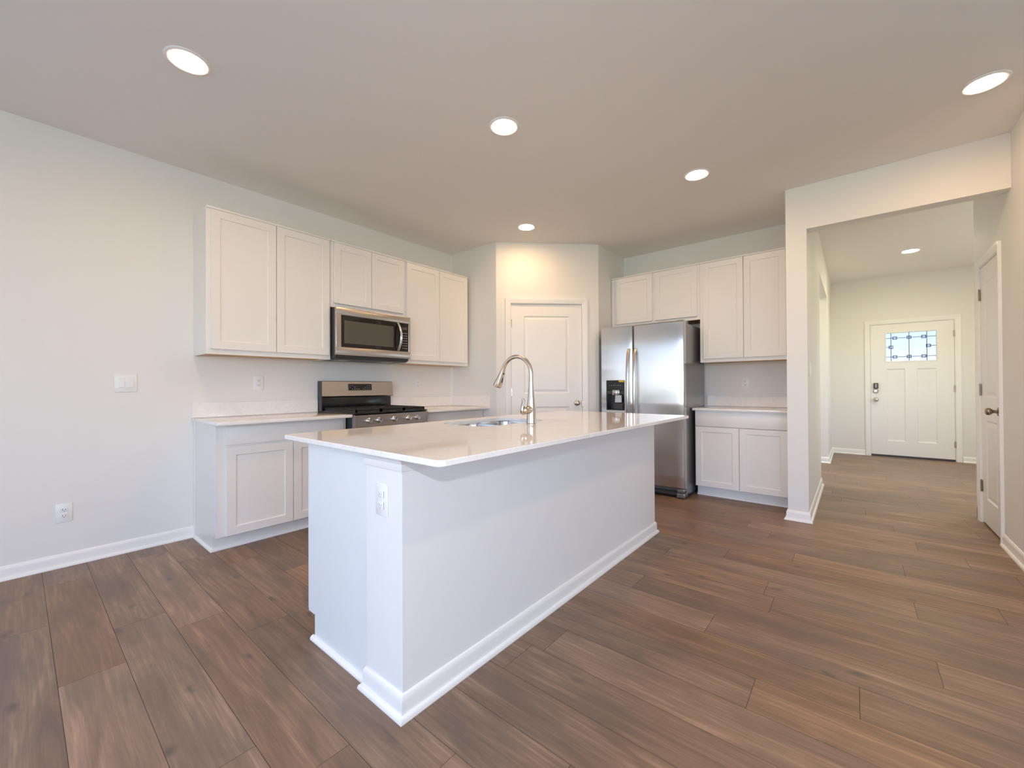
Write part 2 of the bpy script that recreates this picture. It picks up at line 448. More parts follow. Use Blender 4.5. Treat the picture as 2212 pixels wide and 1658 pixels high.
# ------------------------------------------------------------------ windows out of view (mirrored in steel, lighting rooms); hall one added for light
def window(n, loc, rotz, w, z0, z1, mull, glass='pane'):
    """frame in local xz, room side at y=0 facing -y"""
    r = tag(bpy.data.objects.new('window_%d' % n, None), kind='structure'); COL.objects.link(r); r.location = loc; r.rotation_euler.z = rotz
    f = MB(); d0, d1 = .03, .09; b = .05
    f.box(0, b, d0, d1, z0, z1); f.box(w-b, w, d0, d1, z0, z1); f.box(b, w-b, d0, d1, z0, z0+b); f.box(b, w-b, d0, d1, z1-b, z1)
    for i in range(1, mull): f.box(w*i/mull-.03, w*i/mull+.03, d0, d1, z0+b, z1-b)
    f.build('window_frame', 'trim', r, smooth=0)
    MB().box(b, w-b, .055, .061, z0+b, z1-b).build('pane', glass, r, smooth=0)
    MB().box(-.03, w+.03, -.03, .03, z0-.02, z0).build('window_sill', 'trim', r, smooth=0)
    return r
window(1, (XE, LWIN[1], 0), FACE_NX, LWIN[1]-LWIN[0], LWIN[2], LWIN[3], 3)
portal((XE+.13, (LWIN[0]+LWIN[1])/2, (LWIN[2]+LWIN[3])/2), (0, R(90), 0), LWIN[3]-LWIN[2], LWIN[1]-LWIN[0])
for i, (a, b_, z0, z1) in enumerate(BWIN):
    window(2+i, (b_, YB, 0), R(180), b_-a, z0, z1, 2)
    portal(((a+b_)/2, YB-.13, (z0+z1)/2), (R(90), 0, 0), b_-a, z1-z0)
window(4, (XSW, SW[0], 0), FACE_X, SW[1]-SW[0], SW[2], SW[3], 2)
window(6, (XL, WLW[0], 0), FACE_X, WLW[1]-WLW[0], WLW[2], WLW[3], 2, 'dimmed')
portal((XL-.13, (WLW[0]+WLW[1])/2, (WLW[2]+WLW[3])/2), (0, R(-90), 0), WLW[3]-WLW[2], WLW[1]-WLW[0])
window(5, (1.9, HW[1], 0), FACE_NX, HW[1]-HW[0], HW[2], HW[3], 2)  # unseen window added to bring daylight into the hall
portal((2.03, (HW[0]+HW[1])/2, (HW[2]+HW[3])/2), (0, R(90), 0), HW[3]-HW[2], HW[1]-HW[0])
portal((XSW-.13, (SW[0]+SW[1])/2, (SW[2]+SW[3])/2), (0, R(-90), 0), SW[3]-SW[2], SW[1]-SW[0])
struct('ground', MB().box(-80, 80, -80, 80, -.32, -.2), 'grass')
struct('ground_patio', MB().box(-8.5, XL-T-.02, -6, 3, -.2, -.1).box(-8.5, 5, -7, YB-T-.02, -.2, -.1), 'patio')

# ------------------------------------------------------------------ doors
def casing(mb, x0, x1, z1, w=.058):
    """flat casing with a stepped edge around an opening x0..x1, 0..z1, face at y=-.014"""
    prof = [(0, 0), (0, -.009), (.010, -.013), (.030, -.014), (.045, -.018), (w, -.018), (w, 0)]
    def leg(side, xe):
        loops = []
        for zend in (0, 1):
            lp = []
            for o, y in prof:
                lp.append((xe + side*o, y, 0 if zend == 0 else z1+o))
            loops.append(lp)
        mb.loft(loops)
    leg(-1, x0); leg(1, x1)
    mb.loft([[(x0-o, y, z1+o) for o, y in prof], [(x1+o, y, z1+o) for o, y in prof]])
def two_panel_slab(mb, x0, x1, z0, z1, st, splits, y=0.0, th=.035, prof=None):
    """slab with stiles, rails and moulded panels; splits = [(z0,z1), ...] of the panels"""
    prof = prof or [(0, 0), (.010, .008), (.020, .008), (.045, .002)]
    mb.box(x0, x0+st, y, y+th, z0, z1); mb.box(x1-st, x1, y, y+th, z0, z1)
    zs = [z0] + [v for p in splits for v in p] + [z1]
    for i in range(0, len(zs), 2):
        mb.box(x0+st, x1-st, y, y+th, zs[i], zs[i+1])
    for p0, p1 in splits:
        mb.panel(x0+st, x1-st, p0, p1, [(i, y+d) for i, d in prof])
        mb.box(x0+st, x1-st, y+.02, y+th, p0, p1)
def knob(parent, x, z, m='nickel', y=0.0, r=.027):
    k = MB(); mt = Matrix.Translation((x, y, z)) @ Matrix.Rotation(R(90), 4, 'X')
    k.lathe([(0, 0), (.033, 0), (.033, .004), (.028, .009), (.013, .012), (.0115, .028), (.016, .034), (r*.93, .044), (r, .053), (r*.9, .063), (r*.6, .069), (0, .071)], 28, mt)
    return k.build('knob', m, parent, smooth=50)
def hinge(parent, x, z, m='nickel', h=.09, y=-.006):
    k = MB().box(x-.012, x+.012, y+.003, y+.007, z-h/2, z+h/2, .001, 1)
    k.tube([(x, y, z-h/2), (x, y, z+h/2)], .006, 10)
    k.tube([(x, y, z+h/2), (x, y, z+h/2+.006)], .004, 10)
    return k.build('hinge', m, parent, smooth=40)

# pantry door on the diagonal
dr = tag(bpy.data.objects.new('door_1', None), 'white two-panel pantry door on the diagonal corner wall', 'door', kind='structure'); COL.objects.link(dr)
dr.location = (XP1, YP1, 0); dr.rotation_euler.z = math.atan2(uy, ux)
mb = MB(); casing(mb, PD0-.008, PD1+.008, PDZ+.008); mb.build('casing', 'trim', dr, smooth=35)
mb = MB(); mb.box(PD0-.019, PD0-.003, .0, T, 0, PDZ+.019); mb.box(PD1+.003, PD1+.019, 0, T, 0, PDZ+.019); mb.box(PD0-.003, PD1+.003, 0, T, PDZ+.003, PDZ+.019)
mb.box(PD0-.003, PD0+.010, .049, .062, 0, PDZ+.003); mb.box(PD1-.010, PD1+.003, .049, .062, 0, PDZ+.003); mb.box(PD0+.01, PD1-.01, .049, .062, PDZ-.010, PDZ+.003)
mb.build('jamb', 'trim', dr, smooth=0)
mb = MB(); two_panel_slab(mb, PD0, PD1, .012, PDZ, .148, [(.22, .90), (1.055, 1.95)], .012)
sl = mb.build('slab', 'door', dr, smooth=0)
knob(dr, PD1-.06, .941, y=.012)
MB().box(PD1-.004, PD1+.008, -.004, .014, .90, .965, .001, 1).build('strike_plate', 'nickel', dr)
for z in (1.86, 1.07, .25): hinge(dr, PD0-.002, z, y=.006)
MB().box(PD0, PD1, .06, .07, 0, .02).build('threshold_gap', 'dark', dr, smooth=0)

# hall closet door on the right wall (front faces -x; local x runs towards the camera)
dr = tag(bpy.data.objects.new('door_2', None), 'white two-panel closet door with dark knob on the right wall', 'door', kind='structure'); COL.objects.link(dr)
dr.location = (XR, HD1, 0); dr.rotation_euler.z = FACE_NX; w = HD1-HD0
mb = MB(); casing(mb, -.008, w+.008, HDZ+.008); mb.build('casing', 'trim', dr, smooth=35)
mb = MB(); mb.box(-.019, -.003, 0, T, 0, HDZ+.019); mb.box(w+.003, w+.019, 0, T, 0, HDZ+.019); mb.box(-.003, w+.003, 0, T, HDZ+.003, HDZ+.019)
mb.box(-.003, .010, .041, .055, 0, HDZ+.003); mb.box(w-.010, w+.003, .041, .055, 0, HDZ+.003); mb.box(.01, w-.01, .041, .055, HDZ-.010, HDZ+.003)
mb.build('jamb', 'trim', dr, smooth=0)
mb = MB(); two_panel_slab(mb, 0, w, .014, HDZ, .125, [(.215, .845), (1.03, 1.95)], .004); mb.build('slab', 'door', dr, smooth=0)
knob(dr, w-.06, .935, 'bronze', y=.004)
for z in (1.87, 1.09, .30): hinge(dr, -.003, z, 'bronze', y=-.004)
MB().box(0, w, .05, .06, 0, .02).build('threshold_gap', 'dark', dr, smooth=0)

# front door
dr = tag(bpy.data.objects.new('door_3', None), 'white front door with a leaded glass lite and keypad lock at the hall end', 'door', kind='structure'); COL.objects.link(dr)
dr.location = (FD0, YD, 0); w = FD1-FD0
mb = MB(); casing(mb, -.010, w+.010, FDZ+.010); mb.build('casing', 'trim', dr, smooth=35)
mb = MB(); mb.box(-.0149, -.003, 0, T, 0, FDZ+.0149); mb.box(w+.003, w+.0149, 0, T, 0, FDZ+.0149); mb.box(-.003, w+.003, 0, T, FDZ+.003, FDZ+.0149)
mb.box(-.003, .012, .049, .075, 0, FDZ+.003); mb.box(w-.012, w+.003, .049, .075, 0, FDZ+.003); mb.box(.012, w-.012, .049, .075, FDZ-.012, FDZ+.003)
mb.build('jamb', 'trim', dr, smooth=0)
mb = MB(); y, th = .006, .042; gx0, gx1, gz0, gz1 = .190, .748, 1.507, 1.949
mb.box(0, gx0, y, y+th, .03, FDZ); mb.box(gx1, w, y, y+th, .03, FDZ)
mb.box(gx0, gx1, y, y+th, gz1, FDZ); mb.box(gx0, gx1, y, y+th, 1.385, gz0); mb.box(gx0, gx1, y, y+th, .03, .25)
cxx = (gx0+gx1)/2; mb.box(cxx-.065, cxx+.065, y, y+th, .25, 1.385)
for a, b_ in ((gx0, cxx-.065), (cxx+.065, gx1)):
    mb.panel(a, b_, .25, 1.385, [(0, y), (.010, y+.010), (.024, y+.012)]); mb.box(a, b_, y+.018, y+th, .25, 1.385)
mb.build('slab', 'door', dr, smooth=0)
mb = MB(); f_ = .018
for a, b_, c_, d_ in ((gx0-f_, gx0, gz0-f_, gz1+f_), (gx1, gx1+f_, gz0-f_, gz1+f_), (gx0, gx1, gz0-f_, gz0), (gx0, gx1, gz1, gz1+f_)):
    mb.box(a, b_, y-.006, y, c_, d_, .002, 1)
mb.build('lite_frame', 'trim', dr)
gls = MB().box(gx0, gx1, y+.014, y+.022, gz0, gz1).build('glass', 'frost', dr, smooth=0)
mb = MB(); cy0, cy1 = y+.009, y+.014; t_ = .009
def came(a, b_, c_, d_): mb.box(min(a, b_)-t_/2, max(a, b_)+t_/2, cy0, cy1, min(c_, d_)-t_/2, max(c_, d_)+t_/2)
W_, H_ = gx1-gx0, gz1-gz0; X = lambda u: gx0+W_*u; Z = lambda v: gz0+H_*v
for v in (.15, .82): came(X(0), X(1), Z(v), Z(v))
for u in (.10, .82): came(X(u), X(u), Z(0), Z(1))
came(X(.47), X(.47), Z(0), Z(1)); came(X(0), X(.10), Z(.5), Z(.5)); came(X(.82), X(1), Z(.5), Z(.5))
for u, v in ((.18, .82), (.18, .15), (.47, .82), (.47, .15), (.76, .82), (.76, .15), (.10, .5), (.85, .5)):
    for s_ in (-1, 1): came(X(u)-.022, X(u)+.022, Z(v)+s_*.020, Z(v)+s_*.017); came(X(u)+s_*.022, X(u)+s_*.022, Z(v)-.017, Z(v)+.017)
mb.build('leading', 'came', dr, smooth=0)
kp = MB().box(.034, .090, -.028, y, 1.075, 1.165, .006, 2).build('keypad_lock', 'darkgrey', dr)
MB().box(.052, .072, -.030, -.027, 1.09, 1.15, .001, 1).build('keypad_buttons', 'mark', kp)
mb = MB(); mt = Matrix.Translation((.062, y, 1.035)) @ Matrix.Rotation(R(90), 4, 'X'); mb.lathe([(0, 0), (.034, 0), (.034, .012), (.028, .02), (0, .024)], 24, mt); mb.build('deadbolt', 'nickel', dr, smooth=45)
knob(dr, .062, .90, 'nickel', y)
for z in (1.885, 1.07, .25): hinge(dr, w+.002, z, y=-.002)
MB().box(-.003, w+.003, .0, T, 0, .028).build('threshold', 'darkgrey', dr, smooth=0)

# ------------------------------------------------------------------ cabinets
def shaker(x0, x1, z0, z1, y=0.0, th=.019, rail=.057):
    mb = MB(); e = .0015
    mb.panel(x0, x1, z0, z1, [(e, y+th), (0, y+th), (0, y+e), (e, y), (rail, y), (rail+.003, y+.0065), (rail+.006, y+.0075)])
    mb.b.faces.new([mb.b.verts.new(p) for p in ((x0+e, y+th, z0+e), (x0+e, y+th, z1-e), (x1-e, y+th, z1-e), (x1-e, y+th, z0+e))])
    bmesh.ops.remove_doubles(mb.b, verts=mb.b.verts[:], dist=1e-5)
    return mb
def slab_front(x0, x1, z0, z1, y=0.0, th=.019):
    return MB().box(x0, x1, y, y+th, z0, z1, .002, 2)
def upper(name_label, loc, rotz, w, depth, z0, z1, doors, fill=(0, 0)):
    """front of doors at local y=0; carcass behind; width 0..w"""
    r = thing('upper_cabinet', name_label, 'cabinet', loc, rotz, 'white upper cabinets')
    f = .020
    c = MB(); fy = f; bt = .018
    sa = max(.032, doors[0][0]+.012); sb = min(w-.032, doors[1][1]-.012)
    c.box(-fill[0], sa, fy, fy+.019, z0, z1); c.box(sb, w+fill[1], fy, fy+.019, z0, z1)     # face frame
    c.box(sa, sb, fy, fy+.019, z0, z0+.038); c.box(sa, sb, fy, fy+.019, z1-.038, z1)
    mid = (doors[0][1]+doors[1][0])/2
    c.box(mid-.022, mid+.022, fy, fy+.019, z0+.038, z1-.038)
    c.box(0, bt, fy+.019, depth, z0, z1); c.box(w-bt, w, fy+.019, depth, z0, z1)
    c.box(bt, w-bt, fy+.019, depth, z1-bt, z1); c.box(bt, w-bt, depth-.006, depth, z0+.01, z1-bt)
    c.build('carcass', 'cab', r, smooth=0)
    MB().box(bt, w-bt, fy+.02, depth-.001, z0+.008, z0+.02).build('bottom_panel', 'maple', r, smooth=0)
    c = MB(); c.box(-fill[0], w+fill[1], fy-.016, fy, z1-.016, z1-.001, .003, 2); c.build('top_trim', 'cab', r)
    for a, b_ in doors: shaker(a, b_, z0+.036, z1-.02).build('door', 'cab', r, smooth=0)
    return r
XU = -3.552
upper('white two-door upper cabinet left of the microwave', (XU, .868, 0), FACE_X, .913, -XL+XU-.003, 1.382, 2.45, [(.026, .4625), (.4675, .897)])
upper('short white upper cabinet directly above the microwave', (XU, 1.783, 0), FACE_X, .790, -XL+XU-.003, 1.852, 2.45, [(.027, .395), (.400, .761)])
upper('white two-door upper cabinet between microwave and pantry corner', (XU, 2.575, 0), FACE_X, .895, -XL+XU-.003, 1.382, 2.45, [(.012, .4435), (.4485, .870)])
YU = 4.659
upper('short white upper cabinet above the refrigerator', (-2.236, YU, 0), FACE_Y, .972, YF-YU-.003, 1.845, 2.45, [(.014, .461), (.493, .948)], (.048, 0))
upper('white two-door upper cabinet between refrigerator and hall opening', (-1.262, YU, 0), FACE_Y, .818, YF-YU-.003, 1.382, 2.45, [(.034, .412), (.417, .772)])

def base_unit(label, loc, rotz, w, depth, doors, drawer, h=.880, end=None, group='white base cabinets'):
    r = thing('base_cabinet', label, 'cabinet', loc, rotz, group)
    f = .020; tk, td = .105, .075
    c = MB()
    sa = max(.04, doors[0][0]+.014); sb = min(w-.04, doors[1][1]-.014)
    c.box(0, sa, f, f+.019, tk, h); c.box(sb, w, f, f+.019, tk, h); c.box(sa, sb, f, f+.019, tk, tk+.03); c.box(sa, sb, f, f+.019, h-.03, h)
    c.box(sa, sb, f, f+.019, .70, .74); mid = (doors[0][1]+doors[1][0])/2; c.box(mid-.02, mid+.02, f, f+.019, tk+.03, .70)
    for a in (0, w-.018):
        c.box(a, a+.018, f+.019, depth, tk, h); c.box(a, a+.018, f+td, depth, 0, tk)
    c.box(.018, w-.018, f+.019, depth, tk, tk+.018); c.box(.018, w-.018, depth-.006, depth, tk+.018, h)
    c.build('carcass', 'cab', r, smooth=0)
    MB().box(.018, w-.018, f+td, f+td+.012, 0, tk).build('toe_kick', 'cab', r, smooth=0)
    Q = [(0, 0), (.016, 0), (.016, .006), (.012, .013), (.006, .017), (0, .018)]
    c = MB()
    if end == 'left': c.sweep([(0, depth), (0, f+td), (w, f+td)], Q, False)
    else: c.sweep([(0, f+td), (w, f+td)], Q, False)
    c.build('shoe_moulding', 'trim', r, smooth=40)
    if end == 'left':   # scribe strip where the end panel meets the wall
        MB().box(-.006, 0, depth-.030, depth, .019, h, .001, 1).build('scribe_strip', 'cab', r)
    slab_front(drawer[0], drawer[1], drawer[2], drawer[3]).build('drawer_front', 'cab', r)
    for a, b_ in doors: shaker(a, b_, tk+.004, .722).build('door', 'cab', r, smooth=0)
    return r
XB = -3.338
base_unit('white base cabinet left of the range, its end panel showing', (XB, .873, 0), FACE_X, .934, -XL+XB-.001, [(.058, .498), (.503, .905)], (.053, .905, .735, .860), end='left')
base_unit('white base cabinet between the range and the pantry corner', (XB, 2.585, 0), FACE_X, .925, -XL+XB-.001, [(.03, .46), (.465, .895)], (.03, .895, .735, .860))
YBF = 4.490
base_unit('white base cabinet beside the refrigerator at the hall pier', (-1.272, YBF, 0), FACE_Y, .830, YF-YBF-.001, [(.008, .406), (.411, .806)], (.006, .806, .715, .862))

# countertops along the walls
CTZ0, CTZ1 = .881, .906
def top_slab(label, loc_box, splash, group='wall countertops'):
    x0, x1, y0, y1 = loc_box
    r = thing('countertop', label, 'countertop', ((x0+x1)/2, (y0+y1)/2, CTZ0), 0, group)
    ox, oy = -(x0+x1)/2, -(y0+y1)/2
    MB().box(x0+ox, x1+ox, y0+oy, y1+oy, 0, CTZ1-CTZ0, .003, 2).build('slab', 'quartz', r)
    for a, b_, c_, d_ in splash:
        MB().box(a+ox, b_+ox, c_+oy, d_+oy, CTZ1-CTZ0+.0003, CTZ1-CTZ0+.116, .002, 1).build('backsplash', 'quartz', r)
    return r
XCF = -3.250
top_slab('veined quartz countertop left of the range', (XL+.001, XCF, .853, 1.812), [(XL+.001, XL+.02, .853, 1.812)])
top_slab('quartz countertop between the range and the pantry corner', (XL+.001, XCF, 2.583, YP1-.001), [(XL+.001, XL+.02, 2.583, YP1-.021), (XL+.001, XCF, YP1-.020, YP1-.001)])
top_slab('small quartz countertop beside the refrigerator', (-1.289, XPL-.001, 4.462, YF-.001), [(-1.289, XPL-.021, YF-.02, YF-.001), (XPL-.020, XPL-.001, 4.462, YF-.001)])

# ------------------------------------------------------------------ island
IZ = .9144
isl = thing('kitchen_island', 'white kitchen island with plain back panel and end post', 'island', (-1.58, 2.01, 0))
ox, oy = 1.58, -2.01
def ib(mb, x0, x1, y0, y1, z0, z1, bev=0.0): return mb.box(x0+ox, x1+ox, y0+oy, y1+oy, z0, z1, bev)
IB0, IB1, IP0, IP1 = -1.960, -1.198, -1.422, -1.198      # cabinet left face, back panel face, half wall
IY0, IY1, IYP = .849, 3.170, .864
ib(MB(), IP0, IP1, IY0, IY1, 0, IZ-.0215).build('back_panel', 'trimflat', isl, smooth=0)
for y0, y1 in ((IYP, IYP+.018), (IY1-.018, IY1)):
    c = MB(); c.poly([(x+ox, z) for x, z in ((IB0+.080, 0), (IP0, 0), (IP0, IZ-.0215), (IB0+.020, IZ-.0215), (IB0+.020, .110), (IB0+.080, .110))], y0, y1)
    for v in c.b.verts: v.co = (v.co.x, v.co.z+oy, v.co.y)
    c.build('end_panel', 'endpanel', isl, smooth=0)
c = MB(); ib(c, IB0+.020, IB0+.039, IYP+.018, 1.60, .110, IZ-.0215); ib(c, IB0+.020, IB0+.039, 2.26, IY1-.018, .110, IZ-.0215); ib(c, IB0+.020, IB0+.039, 1.60, 2.26, .110, .66); ib(c, IB0+.039, IP0, IYP+.018, IY1-.018, .110, .128); ib(c, IB0+.092, IB0+.104, IYP+.018, IY1-.018, 0, .110)
c.build('carcass', 'cab', isl, smooth=0)
ys = [IYP+.004, 1.44, 2.02, 2.60, IY1-.004]
for a, b_ in zip(ys, ys[1:]):
    # fronts face -x: local frame rotated a quarter turn
    d = shaker(-(b_-.003), -(a+.003), .114, .722).build('door', 'cab', isl, loc=(IB0+ox, oy, 0), rotz=FACE_NX, smooth=0)
    slab_front(-(b_-.003), -(a+.003), .735, .868).build('drawer_front', 'cab', isl, loc=(IB0+ox, oy, 0), rotz=FACE_NX)
c = MB(); off = lambda p: (p[0]+ox, p[1]+oy)
c.sweep([off(p) for p in ((IP0, IYP), (IP0, IY0), (IP1, IY0), (IP1, IY1), (IP0, IY1))], BP, False)
c.build('base_moulding', 'trim', isl, smooth=35)
c = MB(); c.sweep([off(p) for p in ((IB0+.066, IYP), (IP0-.001, IYP))], [(0, 0), (.016, 0), (.016, .006), (.012, .013), (.006, .017), (0, .018)], False)
c.build('shoe_moulding', 'trim', isl, smooth=40)
CP = [(0, IZ-.072), (.006, IZ-.072), (.008, IZ-.068), (.008, IZ-.046), (.012, IZ-.042), (.014, IZ-.034), (.020, IZ-.030), (.022, IZ-.0225), (0, IZ-.0225)]
c = MB(); c.sweep([off(p) for p in ((IP0, IYP), (IP0, IY0), (IP1, IY0), (IP1, IY1))], CP, False); c.build('cap_moulding', 'trimflat', isl, smooth=35)

# island top with an undermount cut-out
IT = (-2.067, -.942, .800, 3.2013); SK = (-1.935, -1.555, 1.63, 2.23)
tp = thing('countertop', 'large white quartz top overhanging the island', 'countertop', (-1.505, 2.0, IZ-.021))
def ring(b, loop): return [b.verts.new((x+1.505, y-2.0, z)) for x, y, z in loop]
b = bmesh.new(); e = .003
outer = rrect(*IT, .028, 6); oin = rrect(IT[0]+e, IT[1]-e, IT[2]+e, IT[3]-e, .026, 6)
inner = rrect(*SK, .085, 8)
def fill(b, lo, li):
    ed = []
    for lp in (lo, li):
        for i in range(len(lp)):
            v0, v1 = lp[i], lp[(i+1) % len(lp)]
            ed.append(b.edges.get((v0, v1)) or b.edges.new((v0, v1)))
    bmesh.ops.triangle_fill(b, edges=ed, use_beauty=True)
th = .021
t0 = ring(b, [(x, y, th) for x, y in oin]); t1 = ring(b, [(x, y, th-e) for x, y in outer]); t2 = ring(b, [(x, y, e) for x, y in outer]); t3 = ring(b, [(x, y, 0) for x, y in oin])
i0 = ring(b, [(x, y, th) for x, y in inner]); i3 = ring(b, [(x, y, 0) for x, y in inner])
for A, B in ((t0, t1), (t1, t2), (t2, t3)):
    for i in range(len(A)): j = (i+1) % len(A); b.faces.new((A[i], A[j], B[j], B[i]))
for i in range(len(i0)): j = (i+1) % len(i0); b.faces.new((i0[i], i0[j], i3[j], i3[i]))
fill(b, t0, i0); fill(b, t3, i3)
mb = MB(); mb.join(b); mb.build('slab', 'quartz', tp, smooth=25)

# sink: two bowls under the cut-out
sk = thing('sink', 'double bowl stainless steel sink set under the island top', 'sink', (-1.745, 1.93, IZ-.23))
def bowl(x0, x1, y0, y1):
    mb = MB(); z1 = .2085; loops = []
    for ins, z, r in ((-.012, z1, .075), (0, z1, .07), (.002, z1-.01, .07), (.010, .06, .065), (.02, .02, .06), (.05, .004, .05), (.09, 0, .04)):
        loops.append([(x+1.745, y-1.93, z) for x, y in rrect(x0+ins, x1-ins, y0+ins, y1-ins, max(.02, r), 6)])
    mb.loft(loops, False, True)
    return mb
for y0, y1 in ((1.626, 1.922), (1.938, 2.234)):
    o = bowl(SK[0]-.004, SK[1]+.004, y0, y1).build('bowl', 'sinksteel', sk, smooth=60)
    mb = MB(); mt = Matrix.Translation(((SK[0]+SK[1])/2+1.745, (y0+y1)/2-1.93, .001)); mb.lathe([(0, .002), (.03, .002), (.038, .004), (.043, .001)], 24, mt)
    mb.build('drain', 'chrome', o, smooth=40)

# faucet
fx, fy = -1.482, 1.965
fc = thing('faucet', 'brushed nickel pull-down gooseneck faucet behind the sink', 'faucet', (fx, fy, IZ))
mb = MB().lathe([(0, 0), (.029, 0), (.030, .004), (.0285, .010), (.0275, .03), (.027, .08), (.025, .12), (.0205, .16), (.016, .21), (.0135, .26), (.013, .293)], 32)
mb.build('column', 'nickel', fc, smooth=50)
pts = []; ra = .113; zc_ = .293; N = 26
for i in range(N+1):
    a = R(0 + 158*i/N); pts.append((-ra + ra*math.cos(a), 0, zc_ + ra*math.sin(a)*.98))
mb = MB().tube(pts, .0125, 20); mb.build('spout', 'nickel', fc, smooth=60)
p1 = Vector(pts[-1]); d1 = (Vector(pts[-1])-Vector(pts[-2])).normalized()
prof = [(0, .0125), (.018, .0140), (.05, .0185), (.095, .0255), (.120, .0280), (.124, .0272), (.126, .023)]
mb = MB().tube([p1+d1*s_ for s_, _ in prof], [r_ for _, r_ in prof], 24)
hd = mb.build('spray_head', 'nickel', fc, smooth=50)
side = Vector((d1.z, 0, -d1.x)); side = side if side.x > 0 else -side
q0 = p1+d1*.030+side*.0155; q1 = p1+d1*.055+side*.0185; q2 = p1+d1*.088+side*.0232
MB().tube([q0-d1*.005, q0, q0+d1*.006], [.004, .0058, .004], 12).build('spray_button', 'slot', hd, smooth=50)
MB().tube([q1, (q1+q2)/2, q2], [.003, .0055, .004], 12).build('spray_switch', 'slot', hd, smooth=50)
mb = MB(); mt = Matrix.Translation((0, -.010, .082)) @ Matrix.Rotation(R(90), 4, 'X')
mb.lathe([(0, 0), (.022, 0), (.0235, .01), (.0235, .045), (.021, .058), (.015, .066), (0, .068)], 28, mt); hub = mb.build('handle_hub', 'nickel', fc, smooth=50)
lv = [(-.004, -.068, .060), (-.006, -.080, .066), (-.007, -.083, .085), (-.006, -.078, .110), (-.005, -.072, .130), (-.006, -.070, .142), (-.009, -.074, .150)]
MB().tube(lv, [.010, .012, .011, .0095, .010, .0105, .006], 14, squash=(1.0, .75)).build('lever', 'nickel', fc, smooth=60)

# ------------------------------------------------------------------ range
rg = thing('range', 'stainless and black gas range with five knobs against the left wall', 'range', (-3.215, 1.816, 0), FACE_X)
RW = .762; RD = -XL-3.215-.004
MB().box(.004, RW-.004, .045, RD-.02, .02, .905).build('body', 'darkgrey', rg, smooth=0)
for a, b_ in ((.03, .06), (RW-.06, .03)): pass
for x_ in (.05, RW-.05):
    for y_ in (.08, RD-.08): MB().lathe([(0, 0), (.018, 0), (.018, .02), (0, .02)], 16, Matrix.Translation((x_, y_, 0))).build('foot', 'black', rg)
mb = MB().box(.006, RW-.006, .006, .045, .06, .235, .004, 2); mb.build('drawer', 'steel', rg)
od = MB().box(.006, RW-.006, 0, .045, .245, .785, .005, 2).build('oven_door', 'steel', rg)
MB().box(.10, RW-.10, -.002, .004, .36, .66, .002, 1).build('oven_window', 'glassblack', od)
mb = MB(); mb.tube([(.05, -.045, .73), (RW-.05, -.045, .73)], .011, 16)
for x_ in (.09, RW-.09): mb.tube([(x_, .002, .73), (x_, -.045, .73)], .008, 12)
mb.build('handle', 'steel', od, smooth=50)
mb = MB(); mb.loft([[(.0, y_, z_) for y_, z_ in ((.001, .795), (.0, .897), (.05, .905), (.05, .79))], [(RW, y_, z_) for y_, z_ in ((.001, .795), (.0, .897), (.05, .905), (.05, .79))]])
cp = mb.build('control_panel', 'steel', rg, smooth=0)
for x_ in (.125, .224, .379, .534, .634):
    mt = Matrix.Translation((x_, .001, .846)) @ Matrix.Rotation(R(90), 4, 'X')
    k = MB().lathe([(0, 0), (.023, 0), (.023, .004), (.019, .007), (.0195, .012), (.018, .030), (.016, .034), (0, .035)], 28, mt).build('knob', 'chrome', cp, smooth=40)
    MB().box(x_-.0015, x_+.0015, -.036, -.032, .848, .864).build('pointer', 'slot', k, smooth=0)
ct = MB().box(.002, RW-.002, .006, RD-.075, .905, .918, .003, 2).build('cooktop', 'black', rg)
for x_, y_, r_ in ((.17, .16, .042), (.17, .42, .034), (.381, .29, .038), (.592, .16, .046), (.592, .42, .030)):
    MB().lathe([(0, .918), (r_+.012, .918), (r_+.010, .924), (r_, .926), (r_, .932), (r_-.004, .935), (0, .935)], 24, Matrix.Translation((x_, y_, 0))).build('burner', 'iron', rg, smooth=40)
for x0, x1 in ((.02, .257), (.263, .499), (.505, .742)):
    mb = MB(); y0, y1 = .025, RD-.10; z0, z1 = .934, .946
    for y_ in (y0, y1-.012): mb.box(x0, x1, y_, y_+.012, .920, .940)
    for x_ in (x0, x1-.012): mb.box(x_, x_+.012, y0, y1, .920, .940)
    for x_ in (x0, (x0+x1)/2-.006, x1-.012): mb.box(x_, x_+.012, y0, y1, z0, z1, .002, 1)
    for y_ in (y0, y0+(y1-y0)*.25, y0+(y1-y0)*.5, y0+(y1-y0)*.75, y1-.012): mb.box(x0, x1, y_, y_+.012, z0, z1, .002, 1)
    for x_ in (x0, x1-.012):
        for y_ in (y0, y1-.012): mb.box(x_, x_+.012, y_, y_+.012, .918, .921)
    mb.build('grate', 'iron', rg, smooth=0)
bgd = MB().box(.004, RW-.004, RD-.060, RD-.004, .905, 1.040, .004, 2).build('vent_back', 'black', rg)
mb = MB(); sec = ((RD-.066, 1.042), (RD-.078, 1.052), (RD-.060, 1.190), (RD-.052, 1.196), (RD-.002, 1.196), (RD-.002, 1.042))
mb.loft([[(.006, a, b_) for a, b_ in sec], [(RW+.012, a, b_) for a, b_ in sec]]); bk = mb.build('backguard', 'steel', rg, smooth=0)
MB().box(-.001, .006, RD-.076, RD-.001, .91, 1.195, .002, 1).build('end_cap', 'darkgrey', rg)
